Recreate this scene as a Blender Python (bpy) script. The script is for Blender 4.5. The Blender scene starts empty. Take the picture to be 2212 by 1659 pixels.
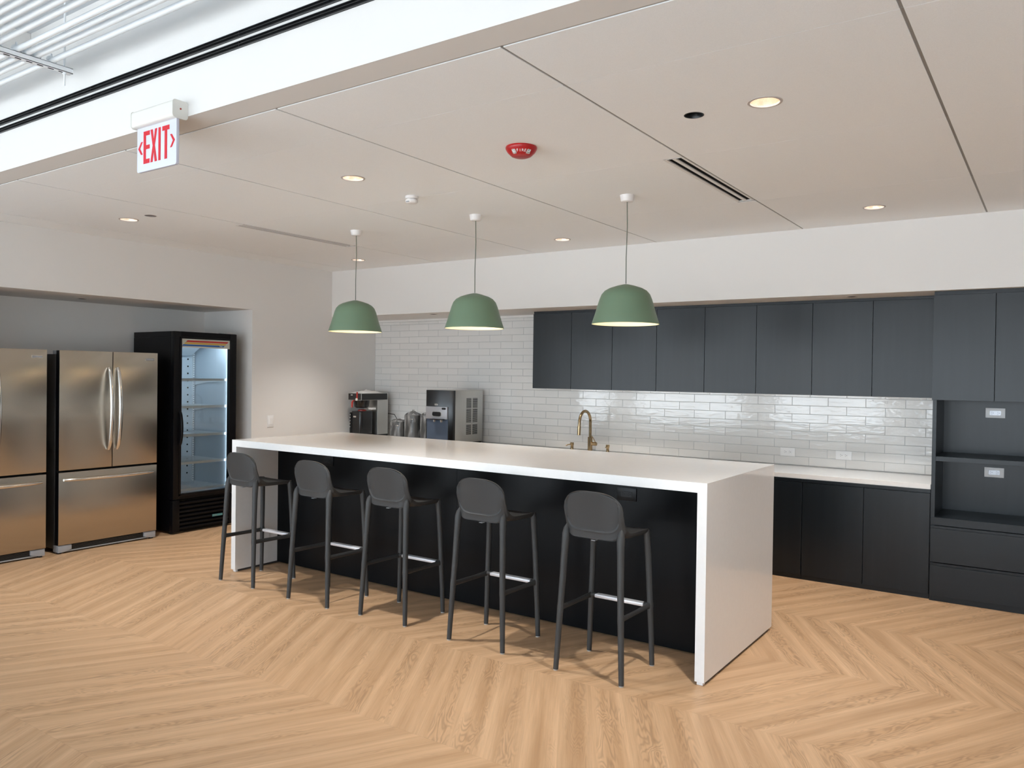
import bpy, bmesh, math, random
from mathutils import Vector, Matrix
PI = math.pi
rnd = random.Random(7)
scn = bpy.context.scene
COL = scn.collection

# ------------------------------------------------------------------ camera
EYE = Vector((0, 0, 1.5778))
cam_d = bpy.data.cameras.new('camera')
cam = bpy.data.objects.new('camera', cam_d)
COL.objects.link(cam)
yaw, pitch, roll = 0.6042, -0.0112, 0.0137
fw = Vector((-math.sin(yaw) * math.cos(pitch), math.cos(yaw) * math.cos(pitch), math.sin(pitch)))
rt = Vector((math.cos(yaw), math.sin(yaw), 0))
up = rt.cross(fw)
r2 = rt * math.cos(roll) + up * math.sin(roll)
u2 = -rt * math.sin(roll) + up * math.cos(roll)
M = Matrix((r2, u2, -fw)).transposed().to_4x4()
M.translation = EYE
cam.matrix_world = M
cam_d.sensor_width = 36.0
cam_d.lens = 36.0 * 1709.17 / 2212.0
cam_d.clip_end = 200
scn.camera = cam

# ------------------------------------------------------------------ view and sky
vs = scn.view_settings
scn.display_settings.display_device = 'sRGB'
vs.view_transform = 'Standard'
vs.look = 'None'
vs.gamma = 1.0
vs.use_curve_mapping = False
vs.exposure = 0.10
scn.cycles.max_bounces = 12
scn.cycles.diffuse_bounces = 6
scn.cycles.glossy_bounces = 5
scn.cycles.transparent_max_bounces = 12
scn.cycles.sample_clamp_indirect = 8.0
scn.cycles.caustics_reflective = False
scn.cycles.caustics_refractive = False

w = bpy.data.worlds.new('sky')
scn.world = w
w.use_nodes = True
nt = w.node_tree
bg = nt.nodes['Background']
tc = nt.nodes.new('ShaderNodeTexCoord')
sx = nt.nodes.new('ShaderNodeSeparateXYZ')
rp = nt.nodes.new('ShaderNodeValToRGB')
nt.links.new(tc.outputs['Generated'], sx.inputs[0])
mr = nt.nodes.new('ShaderNodeMapRange')
mr.inputs[1].default_value = -1
mr.inputs[2].default_value = 1
nt.links.new(sx.outputs[2], mr.inputs[0])
nt.links.new(mr.outputs[0], rp.inputs[0])
els = rp.color_ramp.elements
els[0].position = 0.0
els[0].color = (0.97, 1.06, 1.13, 1)
els[1].position = 1.0
els[1].color = (0.50, 0.72, 1.0, 1)
e = els.new(0.49); e.color = (0.94, 1.03, 1.10, 1)
e = els.new(0.51); e.color = (0.76, 0.91, 1.03, 1)
nt.links.new(rp.outputs[0], bg.inputs[0])
bg.inputs[1].default_value = 7.2

sun_d = bpy.data.lights.new('sun', 'SUN')          # high sun behind the camera, added to bounce up off the floor by the windows
sun_d.energy = 21
sun_d.color = (1.0, 0.97, 0.93)
sun_d.angle = 0.02
sun = bpy.data.objects.new('sun', sun_d)
sun.rotation_euler = (math.radians(50), 0, math.radians(-14))
COL.objects.link(sun)

WIN_Y = -7.0
WINDOWS = [(-13.9, -11.0), (-10.2, -7.04), (-6.18, -3.4), (-2.6, 0.6), (1.4, 4.2)]
WZ0, WZ1 = 0.17, 2.62
for a, b in WINDOWS:                       # sky portals in the window openings
    L = bpy.data.lights.new('sky_portal', 'AREA')
    L.shape = 'RECTANGLE'
    L.size = b - a
    L.size_y = WZ1 - WZ0
    L.cycles.is_portal = True
    o = bpy.data.objects.new('sky_portal', L)
    o.location = ((a + b) / 2, WIN_Y - 0.16, (WZ0 + WZ1) / 2)
    o.rotation_euler = (PI / 2, 0, 0)      # faces +Y, into the room
    o.rotation_euler = (-PI / 2, 0, PI)
    COL.objects.link(o)

# ------------------------------------------------------------------ materials
def new_mat(name):
    m = bpy.data.materials.new(name)
    m.use_nodes = True
    return m, m.node_tree, m.node_tree.nodes['Principled BSDF']

def mat(name, col, rough=0.5, metal=0.0, spec=0.5, noise=None, bump=None, coat=0.0, stretch=None, emis=None, es=1.0):
    """noise=(scale, amount) varies the colour, bump=(scale, strength) the surface"""
    m, t, b = new_mat(name)
    b.inputs['Base Color'].default_value = (*col, 1)
    b.inputs['Roughness'].default_value = rough
    b.inputs['Metallic'].default_value = metal
    b.inputs['Specular IOR Level'].default_value = spec
    if coat:
        b.inputs['Coat Weight'].default_value = coat
        b.inputs['Coat Roughness'].default_value = 0.1
    if emis:
        b.inputs['Emission Color'].default_value = (*emis, 1)
        b.inputs['Emission Strength'].default_value = es
    N = t.nodes
    if noise or bump:
        c = N.new('ShaderNodeTexCoord')
        mp = N.new('ShaderNodeMapping')
        if stretch: mp.inputs['Scale'].default_value = stretch
        t.links.new(c.outputs['Object'], mp.inputs['Vector'])
    if noise:
        n = N.new('ShaderNodeTexNoise')
        n.inputs['Scale'].default_value = noise[0]
        n.inputs['Detail'].default_value = 5
        t.links.new(mp.outputs[0], n.inputs['Vector'])
        r = N.new('ShaderNodeMapRange')
        r.inputs[1].default_value = 0.25
        r.inputs[2].default_value = 0.75
        r.inputs[3].default_value = 1 - noise[1]
        r.inputs[4].default_value = 1 + noise[1]
        t.links.new(n.outputs['Fac'], r.inputs[0])
        mx = N.new('ShaderNodeMix')
        mx.data_type = 'RGBA'
        mx.blend_type = 'MULTIPLY'
        mx.inputs[0].default_value = 1
        mx.inputs[6].default_value = (*col, 1)
        t.links.new(r.outputs[0], mx.inputs[7])
        t.links.new(mx.outputs[2], b.inputs['Base Color'])
    if bump:
        n = N.new('ShaderNodeTexNoise')
        n.inputs['Scale'].default_value = bump[0]
        n.inputs['Detail'].default_value = 4
        t.links.new(mp.outputs[0], n.inputs['Vector'])
        bp = N.new('ShaderNodeBump')
        bp.inputs['Strength'].default_value = bump[1]
        bp.inputs['Distance'].default_value = 0.01
        t.links.new(n.outputs['Fac'], bp.inputs['Height'])
        t.links.new(bp.outputs[0], b.inputs['Normal'])
    return m

def floor_mat():
    m, t, b = new_mat('oak_vinyl_chevron')
    N, Lk = t.nodes, t.links
    def math_(op, a, bb=None, c=None):
        n = N.new('ShaderNodeMath'); n.operation = op
        for i, v in enumerate((a, bb, c)):
            if v is None: continue
            if isinstance(v, (int, float)): n.inputs[i].default_value = v
            else: Lk.new(v, n.inputs[i])
        return n.outputs[0]
    tc = N.new('ShaderNodeTexCoord'); s = N.new('ShaderNodeSeparateXYZ')
    Lk.new(tc.outputs['Object'], s.inputs[0])
    X, Y = s.outputs[0], s.outputs[1]
    B = 0.9385
    yb = math_('DIVIDE', math_('SUBTRACT', Y, 3.546), B)
    band = math_('FLOOR', yb)
    fy = math_('SUBTRACT', yb, band)
    par = math_('SUBTRACT', band, math_('MULTIPLY', 2.0, math_('FLOOR', math_('DIVIDE', band, 2.0))))   # 0 or 1
    # triangle wave: rises in even bands, falls in odd ones
    tri = math_('ADD', math_('MULTIPLY', math_('SUBTRACT', 1.0, par), fy), math_('MULTIPLY', par, math_('SUBTRACT', 1.0, fy)))
    q = math_('SUBTRACT', X, math_('MULTIPLY', tri, B * 0.5774))
    PW = 0.176
    qi = math_('DIVIDE', q, PW)
    idx = math_('FLOOR', qi)
    fq = math_('SUBTRACT', qi, idx)
    seed = math_('ADD', math_('MULTIPLY', idx, 7.31), math_('MULTIPLY', band, 23.7))
    across = math_('MULTIPLY', q, 0.866)
    along = math_('MULTIPLY', Y, 1.155)
    def noise(sa, sl, det=3, rough=0.5, dist=0.0, so=1.0):
        cb = N.new('ShaderNodeCombineXYZ')
        Lk.new(math_('ADD', math_('MULTIPLY', across, sa), math_('MULTIPLY', seed, 3.1)), cb.inputs[0])
        Lk.new(math_('MULTIPLY', along, sl), cb.inputs[1])
        Lk.new(math_('MULTIPLY', seed, so), cb.inputs[2])
        n = N.new('ShaderNodeTexNoise')
        n.inputs['Scale'].default_value = 1
        n.inputs['Detail'].default_value = det
        n.inputs['Roughness'].default_value = rough
        n.inputs['Distortion'].default_value = dist
        Lk.new(cb.outputs[0], n.inputs['Vector'])
        return n.outputs['Fac']
    wn = N.new('ShaderNodeTexWhiteNoise'); wn.noise_dimensions = '1D'
    Lk.new(seed, wn.inputs['W'])
    tone = wn.outputs['Value']
    # cathedral figure: contour lines of a stretched noise
    f = noise(15.0, 2.3, 2.2, 0.5, 0.5)
    ring = math_('SINE', math_('MULTIPLY', f, 88.0))
    ring = math_('MULTIPLY', math_('ADD', ring, 1.0), 0.5)
    ring = math_('POWER', ring, 1.6)
    mid = math_('SUBTRACT', 1.0, math_('POWER', math_('MULTIPLY', math_('ABSOLUTE', math_('SUBTRACT', fq, 0.5)), 2.0), 2.0))
    maskn = math_('MULTIPLY', noise(7.0, 1.0, 2, 0.5, 0.0, 1.7), math_('ADD', 0.72, math_('MULTIPLY', mid, 0.38)))
    mk = N.new('ShaderNodeMapRange')
    mk.inputs[1].default_value = 0.47; mk.inputs[2].default_value = 0.60
    Lk.new(maskn, mk.inputs[0])
    fib = noise(150.0, 5.0, 4, 0.6)
    soft = math_('ADD', math_('MULTIPLY', noise(26.0, 1.1, 3, 0.6), 0.75), math_('MULTIPLY', math_('SUBTRACT', 1.0, mid), 0.20))
    cr = N.new('ShaderNodeValToRGB')
    Lk.new(soft, cr.inputs[0])
    ce = cr.color_ramp.elements
    ce[0].position = 0.22; ce[0].color = (0.455, 0.272, 0.145, 1)
    ce[1].position = 0.66; ce[1].color = (0.650, 0.425, 0.255, 1)
    def mul(a, fac, lo, hi):
        r = N.new('ShaderNodeMapRange'); r.inputs[3].default_value = lo; r.inputs[4].default_value = hi
        Lk.new(fac, r.inputs[0])
        mx = N.new('ShaderNodeMix'); mx.data_type = 'RGBA'; mx.blend_type = 'MULTIPLY'; mx.inputs[0].default_value = 1
        Lk.new(a, mx.inputs[6]); Lk.new(r.outputs[0], mx.inputs[7])
        return mx.outputs[2]
    c = mul(cr.outputs[0], tone, 0.97, 1.03)
    c = mul(c, fib, 0.84, 1.16)
    c = mul(c, math_('MULTIPLY', ring, mk.outputs[0]), 1.03, 0.83)
    c = mul(c, math_('MULTIPLY', math_('SUBTRACT', 1.0, ring), mk.outputs[0]), 1.0, 1.06)
    # fine joints
    ed = math_('MINIMUM', fq, math_('SUBTRACT', 1.0, fq))
    j1 = math_('LESS_THAN', ed, 0.006)
    ey = math_('MINIMUM', fy, math_('SUBTRACT', 1.0, fy))
    j2 = math_('LESS_THAN', ey, 0.0014)
    j = math_('MAXIMUM', j1, j2)
    c = mul(c, j, 1.0, 0.92)
    Lk.new(c, b.inputs['Base Color'])
    rr = N.new('ShaderNodeMapRange'); rr.inputs[3].default_value = 0.38; rr.inputs[4].default_value = 0.50
    Lk.new(fib, rr.inputs[0]); Lk.new(rr.outputs[0], b.inputs['Roughness'])
    bp = N.new('ShaderNodeBump'); bp.inputs['Strength'].default_value = 0.12; bp.inputs['Distance'].default_value = 0.002
    Lk.new(fib, bp.inputs['Height']); Lk.new(bp.outputs[0], b.inputs['Normal'])
    b.inputs['Specular IOR Level'].default_value = 0.4
    return m

def brushed(name, col, rough=0.3, axis='z', aniso=0.6, amt=0.06):
    m, t, b = new_mat(name)
    b.inputs['Metallic'].default_value = 1
    b.inputs['Roughness'].default_value = rough
    b.inputs['Anisotropic'].default_value = aniso
    N, Lk = t.nodes, t.links
    tg = N.new('ShaderNodeTangent'); tg.direction_type = 'RADIAL'; tg.axis = 'Z'
    Lk.new(tg.outputs[0], b.inputs['Tangent'])
    c = N.new('ShaderNodeTexCoord'); mp = N.new('ShaderNodeMapping')
    mp.inputs['Scale'].default_value = {'z': (300, 300, 2), 'x': (2, 300, 300), 'h': (3, 3, 400)}[axis]
    Lk.new(c.outputs['Object'], mp.inputs[0])
    n = N.new('ShaderNodeTexNoise'); n.inputs['Scale'].default_value = 1; n.inputs['Detail'].default_value = 3
    Lk.new(mp.outputs[0], n.inputs['Vector'])
    r = N.new('ShaderNodeMapRange'); r.inputs[3].default_value = 1 - amt; r.inputs[4].default_value = 1 + amt
    Lk.new(n.outputs['Fac'], r.inputs[0])
    mx = N.new('ShaderNodeMix'); mx.data_type = 'RGBA'; mx.blend_type = 'MULTIPLY'; mx.inputs[0].default_value = 1
    mx.inputs[6].default_value = (*col, 1); Lk.new(r.outputs[0], mx.inputs[7])
    Lk.new(mx.outputs[2], b.inputs['Base Color'])
    return m

def thin_glass(name, tint=(1, 1, 1), rough=0.0, refl=1.0, alpha_noise=None):
    m, t, b = new_mat(name)
    N, Lk = t.nodes, t.links
    N.remove(b)
    out = [n for n in N if n.type == 'OUTPUT_MATERIAL'][0]
    tr = N.new('ShaderNodeBsdfTransparent'); tr.inputs[0].default_value = (*tint, 1)
    gl = N.new('ShaderNodeBsdfGlossy'); gl.inputs['Roughness'].default_value = rough
    fr = N.new('ShaderNodeFresnel'); fr.inputs[0].default_value = 1.45
    mx = N.new('ShaderNodeMixShader')
    f = fr.outputs[0]
    if alpha_noise:
        nz = N.new('ShaderNodeTexNoise'); nz.inputs['Scale'].default_value = 9; nz.inputs['Detail'].default_value = 3
        tcx = N.new('ShaderNodeTexCoord'); mp = N.new('ShaderNodeMapping'); mp.inputs['Scale'].default_value = (2.5, 2.5, 0.7)
        Lk.new(tcx.outputs['Object'], mp.inputs[0]); Lk.new(mp.outputs[0], nz.inputs['Vector'])
        r = N.new('ShaderNodeMapRange'); r.inputs[1].default_value = .45; r.inputs[2].default_value = .75
        r.inputs[3].default_value = alpha_noise[0]; r.inputs[4].default_value = alpha_noise[1]
        Lk.new(nz.outputs['Fac'], r.inputs[0])
        df = N.new('ShaderNodeBsdfDiffuse'); df.inputs[0].default_value = (.8, .8, .8, 1)
        m1 = N.new('ShaderNodeMixShader'); Lk.new(r.outputs[0], m1.inputs[0]); Lk.new(tr.outputs[0], m1.inputs[1]); Lk.new(df.outputs[0], m1.inputs[2])
        bp = N.new('ShaderNodeBump'); bp.inputs['Strength'].default_value = 0.8; bp.inputs['Distance'].default_value = 0.02
        Lk.new(nz.outputs['Fac'], bp.inputs['Height']); Lk.new(bp.outputs[0], gl.inputs['Normal']); Lk.new(bp.outputs[0], fr.inputs['Normal'])
        Lk.new(f, mx.inputs[0]); Lk.new(m1.outputs[0], mx.inputs[1]); Lk.new(gl.outputs[0], mx.inputs[2])
    else:
        Lk.new(f, mx.inputs[0]); Lk.new(tr.outputs[0], mx.inputs[1]); Lk.new(gl.outputs[0], mx.inputs[2])
    Lk.new(mx.outputs[0], out.inputs['Surface'])
    return m

def tile_mat():
    m, t, b = new_mat('glazed_tile')
    N, Lk = t.nodes, t.links
    b.inputs['Roughness'].default_value = 0.06
    b.inputs['Specular IOR Level'].default_value = 0.6
    at = N.new('ShaderNodeAttribute'); at.attribute_name = 'tile_id'
    wn = N.new('ShaderNodeTexWhiteNoise'); wn.noise_dimensions = '1D'; Lk.new(at.outputs['Fac'], wn.inputs['W'])
    cr = N.new('ShaderNodeValToRGB'); Lk.new(wn.outputs['Value'], cr.inputs[0])
    cr.color_ramp.elements[0].color = (0.70, 0.695, 0.68, 1); cr.color_ramp.elements[1].color = (0.745, 0.74, 0.725, 1)
    Lk.new(cr.outputs[0], b.inputs['Base Color'])
    tc = N.new('ShaderNodeTexCoord')
    off = N.new('ShaderNodeVectorMath'); off.operation = 'ADD'
    cb = N.new('ShaderNodeCombineXYZ')
    ml = N.new('ShaderNodeMath'); ml.operation = 'MULTIPLY'; ml.inputs[1].default_value = 3.7; Lk.new(at.outputs['Fac'], ml.inputs[0])
    Lk.new(ml.outputs[0], cb.inputs[1])
    mp = N.new('ShaderNodeMapping'); mp.inputs['Scale'].default_value = (13, 13, 42)
    Lk.new(tc.outputs['Object'], mp.inputs[0]); Lk.new(mp.outputs[0], off.inputs[0]); Lk.new(cb.outputs[0], off.inputs[1])
    n = N.new('ShaderNodeTexNoise'); n.inputs['Scale'].default_value = 1; n.inputs['Detail'].default_value = 2; n.inputs['Distortion'].default_value = 0.6
    Lk.new(off.outputs[0], n.inputs['Vector'])
    bp = N.new('ShaderNodeBump'); bp.inputs['Strength'].default_value = 0.35; bp.inputs['Distance'].default_value = 0.0035
    Lk.new(n.outputs['Fac'], bp.inputs['Height'])
    Lk.new(bp.outputs[0], b.inputs['Normal'])
    return m

M_ = {}
M_['floor'] = floor_mat()
M_['office'] = mat('pale_bounce_floor', (0.78, 0.775, 0.76), 0.5, noise=(60, 0.05))  # invented floor finish, kept pale and neutral for the light it bounces
M_['wall'] = mat('painted_wall', (0.74, 0.725, 0.705), 0.6, spec=0.3, bump=(160, 0.03))
M_['ceil'] = mat('ceiling_tile', (0.895, 0.92, 0.935), 0.85, spec=0.2, noise=(260, 0.03), bump=(420, 0.12))
M_['ceil_grid'] = mat('ceiling_grid', (0.30, 0.295, 0.28), 0.6)
M_['trimw'] = mat('white_trim', (0.78, 0.77, 0.75), 0.45)
M_['reveal'] = mat('grey_reveal', (0.42, 0.39, 0.36), 0.5)
M_['deck'] = mat('painted_deck', (0.58, 0.62, 0.66), 0.7, noise=(3, 0.05))
M_['pipe'] = mat('painted_conduit', (0.82, 0.85, 0.87), 0.38)
M_['black'] = mat('black_metal', (0.012, 0.012, 0.013), 0.35)
M_['blackvoid'] = mat('black_void', (0.006, 0.006, 0.006), 0.8, spec=0.1)
M_['quartz'] = mat('white_quartz', (0.80, 0.795, 0.79), 0.10, spec=0.5, noise=(40, 0.015))
M_['cab'] = mat('charcoal_stained_veneer', (0.0080, 0.0112, 0.0145), 0.30, spec=0.36, noise=(1, 0.16), bump=(1, 0.02), stretch=(22, 22, 1.2))
M_['cabh'] = mat('charcoal_veneer_horizontal', (0.0080, 0.0112, 0.0145), 0.30, spec=0.36, noise=(1, 0.16), bump=(1, 0.02), stretch=(1.2, 22, 22))
M_['panel'] = mat('black_satin_panel', (0.0022, 0.0026, 0.0034), 0.30, spec=0.15, noise=(1, 0.15), stretch=(30, 30, 2))
M_['panel_black'] = mat('black_outlet_plastic', (0.004, 0.004, 0.005), 0.35, spec=0.25)
M_['stool'] = mat('charcoal_polypropylene', (0.040, 0.041, 0.042), 0.5, spec=0.4, noise=(500, 0.05), bump=(700, 0.05))
M_['alu'] = mat('satin_aluminium', (0.72, 0.72, 0.75), 0.42, 0.35)
M_['glide'] = mat('clear_glide', (0.45, 0.44, 0.42), 0.3)
M_['steel'] = brushed('fridge_stainless', (0.47, 0.42, 0.355), 0.26, 'h', 0.85, 0.05)
M_['steel2'] = brushed('appliance_stainless', (0.56, 0.55, 0.52), 0.34, 'z', 0.4, 0.06)
M_['chrome'] = mat('polished_steel', (0.72, 0.70, 0.67), 0.14, 1.0)
M_['fside'] = mat('dark_grey_cabinet_side', (0.055, 0.052, 0.050), 0.45, bump=(900, 0.1))
M_['fgrey'] = mat('grey_plastic', (0.34, 0.35, 0.37), 0.45)
M_['mblack'] = mat('black_enamel', (0.004, 0.004, 0.005), 0.30, spec=0.2)
M_['liner'] = mat('white_liner', (0.60, 0.66, 0.71), 0.35)
M_['shelfw'] = mat('white_wire', (0.82, 0.84, 0.85), 0.35)
M_['glass'] = thin_glass('door_glass', (0.93, 0.96, 0.97))
M_['header'] = mat('header_panel', (0.50, 0.51, 0.45), 0.3)
M_['sred'] = mat('stripe_red', (0.42, 0.02, 0.015), 0.4)
M_['syel'] = mat('stripe_gold', (0.52, 0.33, 0.05), 0.4)
M_['sblu'] = mat('stripe_blue', (0.01, 0.09, 0.34), 0.4)
M_['white'] = mat('white_plastic', (0.80, 0.80, 0.80), 0.35)
M_['exitred'] = mat('exit_red', (0.62, 0.006, 0.018), 0.4)
M_['exitpanel'] = mat('exit_panel', (0.66, 0.68, 0.80), 0.25)
M_['housing'] = mat('exit_housing', (0.74, 0.73, 0.68), 0.4)
M_['fire'] = mat('fire_red', (0.42, 0.010, 0.013), 0.3)
M_['lens'] = mat('strobe_lens', (0.72, 0.72, 0.72), 0.12, 0.7, bump=(120, 1.0))
M_['green'] = mat('sage_green_enamel', (0.155, 0.235, 0.155), 0.42, spec=0.4)
M_['shadein'] = mat('shade_lining', (0.85, 0.80, 0.70), 0.5)
M_['cord'] = mat('fabric_cord', (0.15, 0.17, 0.14), 0.8)
M_['canopy'] = mat('canopy_white', (0.80, 0.78, 0.77), 0.4)
M_['bulb'] = mat('lit_bulb', (1, .9, .7), 0.4, emis=(1.0, 0.66, 0.30), es=7)
M_['dlamp'] = mat('downlight_lamp', (1, .9, .8), 0.4, emis=(1.0, 0.88, 0.76), es=22)
M_['reflector'] = mat('downlight_reflector', (0.93, 0.78, 0.66), 0.25, 0.8)
M_['dtrim'] = mat('downlight_trim', (0.50, 0.46, 0.44), 0.45)
M_['speaker'] = mat('brown_speaker_lens', (0.10, 0.075, 0.07), 0.2)
M_['brass'] = mat('aged_brass', (0.37, 0.265, 0.15), 0.22, 1.0)
M_['tile'] = tile_mat()
M_['grout'] = mat('grey_grout', (0.42, 0.43, 0.44), 0.8, noise=(80, 0.06))
M_['coffee_black'] = mat('brewer_black', (0.010, 0.010, 0.011), 0.25)
M_['redp'] = mat('red_plastic', (0.38, 0.03, 0.02), 0.35)
M_['slate'] = mat('slate_panel', (0.085, 0.115, 0.17), 0.32, 0.3)
M_['silver'] = mat('silver_plastic', (0.42, 0.43, 0.46), 0.35, 0.6)
M_['badge'] = mat('badge_plate', (0.66, 0.64, 0.60), 0.25, 0.8)
M_['bag'] = thin_glass('clear_plastic_bag', (0.90, 0.90, 0.90), 0.18, alpha_noise=(0.05, 0.38))
M_['paper'] = mat('crumpled_white_plastic', (0.80, 0.79, 0.79), 0.4)
M_['server'] = mat('dark_server', (0.035, 0.036, 0.038), 0.3)
M_['slot_dark'] = mat('socket_dark', (0.03, 0.03, 0.03), 0.6)
M_['rubber'] = mat('black_cable', (0.01, 0.01, 0.01), 0.5)
M_['teal'] = mat('teal_badge', (0.10, 0.30, 0.34), 0.3, 0.4)

# ------------------------------------------------------------------ mesh helpers
class MB:
    def __init__(s): s.bm = bmesh.new()
    def box(s, x0, x1, y0, y1, z0, z1, bevel=0.0, seg=2, mi=0, rot=None):
        r = bmesh.ops.create_cube(s.bm, size=1)
        vs_ = r['verts']
        bmesh.ops.scale(s.bm, vec=(abs(x1 - x0), abs(y1 - y0), abs(z1 - z0)), verts=vs_)
        bmesh.ops.translate(s.bm, vec=((x0 + x1) / 2, (y0 + y1) / 2, (z0 + z1) / 2), verts=vs_)
        if rot: bmesh.ops.rotate(s.bm, cent=rot[0], matrix=Matrix.Rotation(rot[1], 3, rot[2]), verts=vs_)
        fs = list({f for v in vs_ for f in v.link_faces})
        for f in fs: f.material_index = mi
        if bevel:
            es = list({e for v in vs_ for e in v.link_edges})
            rr = bmesh.ops.bevel(s.bm, geom=es, offset=bevel, segments=seg, profile=0.6, affect='EDGES')
            for f in rr['faces']: f.material_index = mi
        return s
    def prism(s, pts, axis, a, b, mi=0, bevel=0.0):
        """polygon pts (2-D) extruded along axis from a to b"""
        def P(p, d):
            return {'x': (d, p[0], p[1]), 'y': (p[0], d, p[1]), 'z': (p[0], p[1], d)}[axis]
        v0 = [s.bm.verts.new(P(p, a)) for p in pts]
        v1 = [s.bm.verts.new(P(p, b)) for p in pts]
        n = len(pts)
        fs = [s.bm.faces.new(v0), s.bm.faces.new(list(reversed(v1)))]
        for i in range(n):
            fs.append(s.bm.faces.new((v0[i], v1[i], v1[(i + 1) % n], v0[(i + 1) % n])))
        bmesh.ops.recalc_face_normals(s.bm, faces=fs)
        for f in fs: f.material_index = mi
        if bevel:
            es = list({e for f in fs[:2] for e in f.edges})
            bmesh.ops.bevel(s.bm, geom=es, offset=bevel, segments=2, profile=0.6, affect='EDGES')
        return s
    def lathe(s, prof, n=40, cx=0, cy=0, mi=0, closed=False, caps=True):
        """prof: list of (r, z)"""
        rings = []
        for r, z in prof:
            if r < 1e-6: rings.append([s.bm.verts.new((cx, cy, z))])
            else: rings.append([s.bm.verts.new((cx + r * math.cos(2 * PI * i / n), cy + r * math.sin(2 * PI * i / n), z)) for i in range(n)])
        fs = []
        prs = list(zip(rings, rings[1:]))
        if closed: prs.append((rings[-1], rings[0]))
        for A, B in prs:
            for i in range(n):
                j = (i + 1) % n
                if len(A) == 1 and len(B) == 1: continue
                if len(A) == 1: fs.append(s.bm.faces.new((A[0], B[i], B[j])))
                elif len(B) == 1: fs.append(s.bm.faces.new((A[i], B[0], A[j])))
                else: fs.append(s.bm.faces.new((A[i], B[i], B[j], A[j])))
        bmesh.ops.recalc_face_normals(s.bm, faces=fs)
        for f in fs: f.material_index = mi
        return s
    def tube(s, pts, rad, n=14, mi=0, cap=True, flat=None):
        """swept tube; rad number or list; flat=(sx, sy) scales the cross-section"""
        pts = [Vector(p) for p in pts]
        if not isinstance(rad, (list, tuple)): rad = [rad] * len(pts)
        rings = []
        ref = None
        for i, p in enumerate(pts):
            d = (pts[min(i + 1, len(pts) - 1)] - pts[max(i - 1, 0)]).normalized()
            if ref is None:
                a = Vector((0, 0, 1)) if abs(d.z) < 0.9 else Vector((0, 1, 0))
                ref = (a - d * a.dot(d)).normalized()
            else:
                ref = (ref - d * ref.dot(d)).normalized()
            bn = d.cross(ref)
            fx, fy = flat if flat else (1, 1)
            rings.append([s.bm.verts.new(p + ref * (rad[i] * fx * math.cos(2 * PI * k / n)) + bn * (rad[i] * fy * math.sin(2 * PI * k / n))) for k in range(n)])
        fs = []
        for A, B in zip(rings, rings[1:]):
            for k in range(n):
                j = (k + 1) % n
                fs.append(s.bm.faces.new((A[k], A[j], B[j], B[k])))
        if cap:
            fs.append(s.bm.faces.new(rings[0])); fs.append(s.bm.faces.new(rings[-1]))
        bmesh.ops.recalc_face_normals(s.bm, faces=fs)
        for f in fs: f.material_index = mi
        return s
    def grid(s, fn, nu, nv, thick=None, mi=0):
        """fn(i/nu, j/nv) -> (front point, back point); a closed shell"""
        F = [[None] * (nv + 1) for _ in range(nu + 1)]; Bk = [[None] * (nv + 1) for _ in range(nu + 1)]
        for i in range(nu + 1):
            for j in range(nv + 1):
                a, b = fn(i / nu, j / nv)
                F[i][j] = s.bm.verts.new(a); Bk[i][j] = s.bm.verts.new(b)
        fs = []
        for i in range(nu):
            for j in range(nv):
                fs.append(s.bm.faces.new((F[i][j], F[i + 1][j], F[i + 1][j + 1], F[i][j + 1])))
                fs.append(s.bm.faces.new((Bk[i][j], Bk[i][j + 1], Bk[i + 1][j + 1], Bk[i + 1][j])))
        def rim(a, b, c, d): fs.append(s.bm.faces.new((a, b, c, d)))
        for i in range(nu):
            rim(F[i][0], Bk[i][0], Bk[i + 1][0], F[i + 1][0]); rim(F[i][nv], F[i + 1][nv], Bk[i + 1][nv], Bk[i][nv])
        for j in range(nv):
            rim(F[0][j], F[0][j + 1], Bk[0][j + 1], Bk[0][j]); rim(F[nu][j], Bk[nu][j], Bk[nu][j + 1], F[nu][j + 1])
        bmesh.ops.recalc_face_normals(s.bm, faces=fs)
        for f in fs: f.material_index = mi
        return s
    def build(s, name, m, parent=None, smooth=None, loc=None, rotz=0):
        me = bpy.data.meshes.new(name)
        if smooth is not None:
            for f in s.bm.faces: f.smooth = True
        s.bm.to_mesh(me); s.bm.free()
        for x in (m if isinstance(m, (list, tuple)) else [m]):
            me.materials.append(M_[x] if isinstance(x, str) else x)
        if smooth is not None:
            me.set_sharp_from_angle(angle=math.radians(smooth))
        o = bpy.data.objects.new(name, me)
        COL.objects.link(o)
        if parent: o.parent = parent
        if loc: o.location = loc
        if rotz: o.rotation_euler = (0, 0, rotz)
        return o

def thing(name, label, cat, loc=(0, 0, 0), rotz=0, group=None):
    o = bpy.data.objects.new(name, None)
    COL.objects.link(o)
    o.empty_display_size = 0.1
    o.location = loc; o.rotation_euler = (0, 0, rotz)
    return tag(o, label, cat, group)

def tag(o, label, cat, group=None):
    o['label'] = label; o['category'] = cat
    if group: o['group'] = group
    return o

def struct(o):
    o['kind'] = 'structure'
    return o

def copy_tree(o, parent=None):
    c = o.copy(); COL.objects.link(c)
    if parent: c.parent = parent
    for ch in list(o.children): copy_tree(ch, c)
    return c

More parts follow.
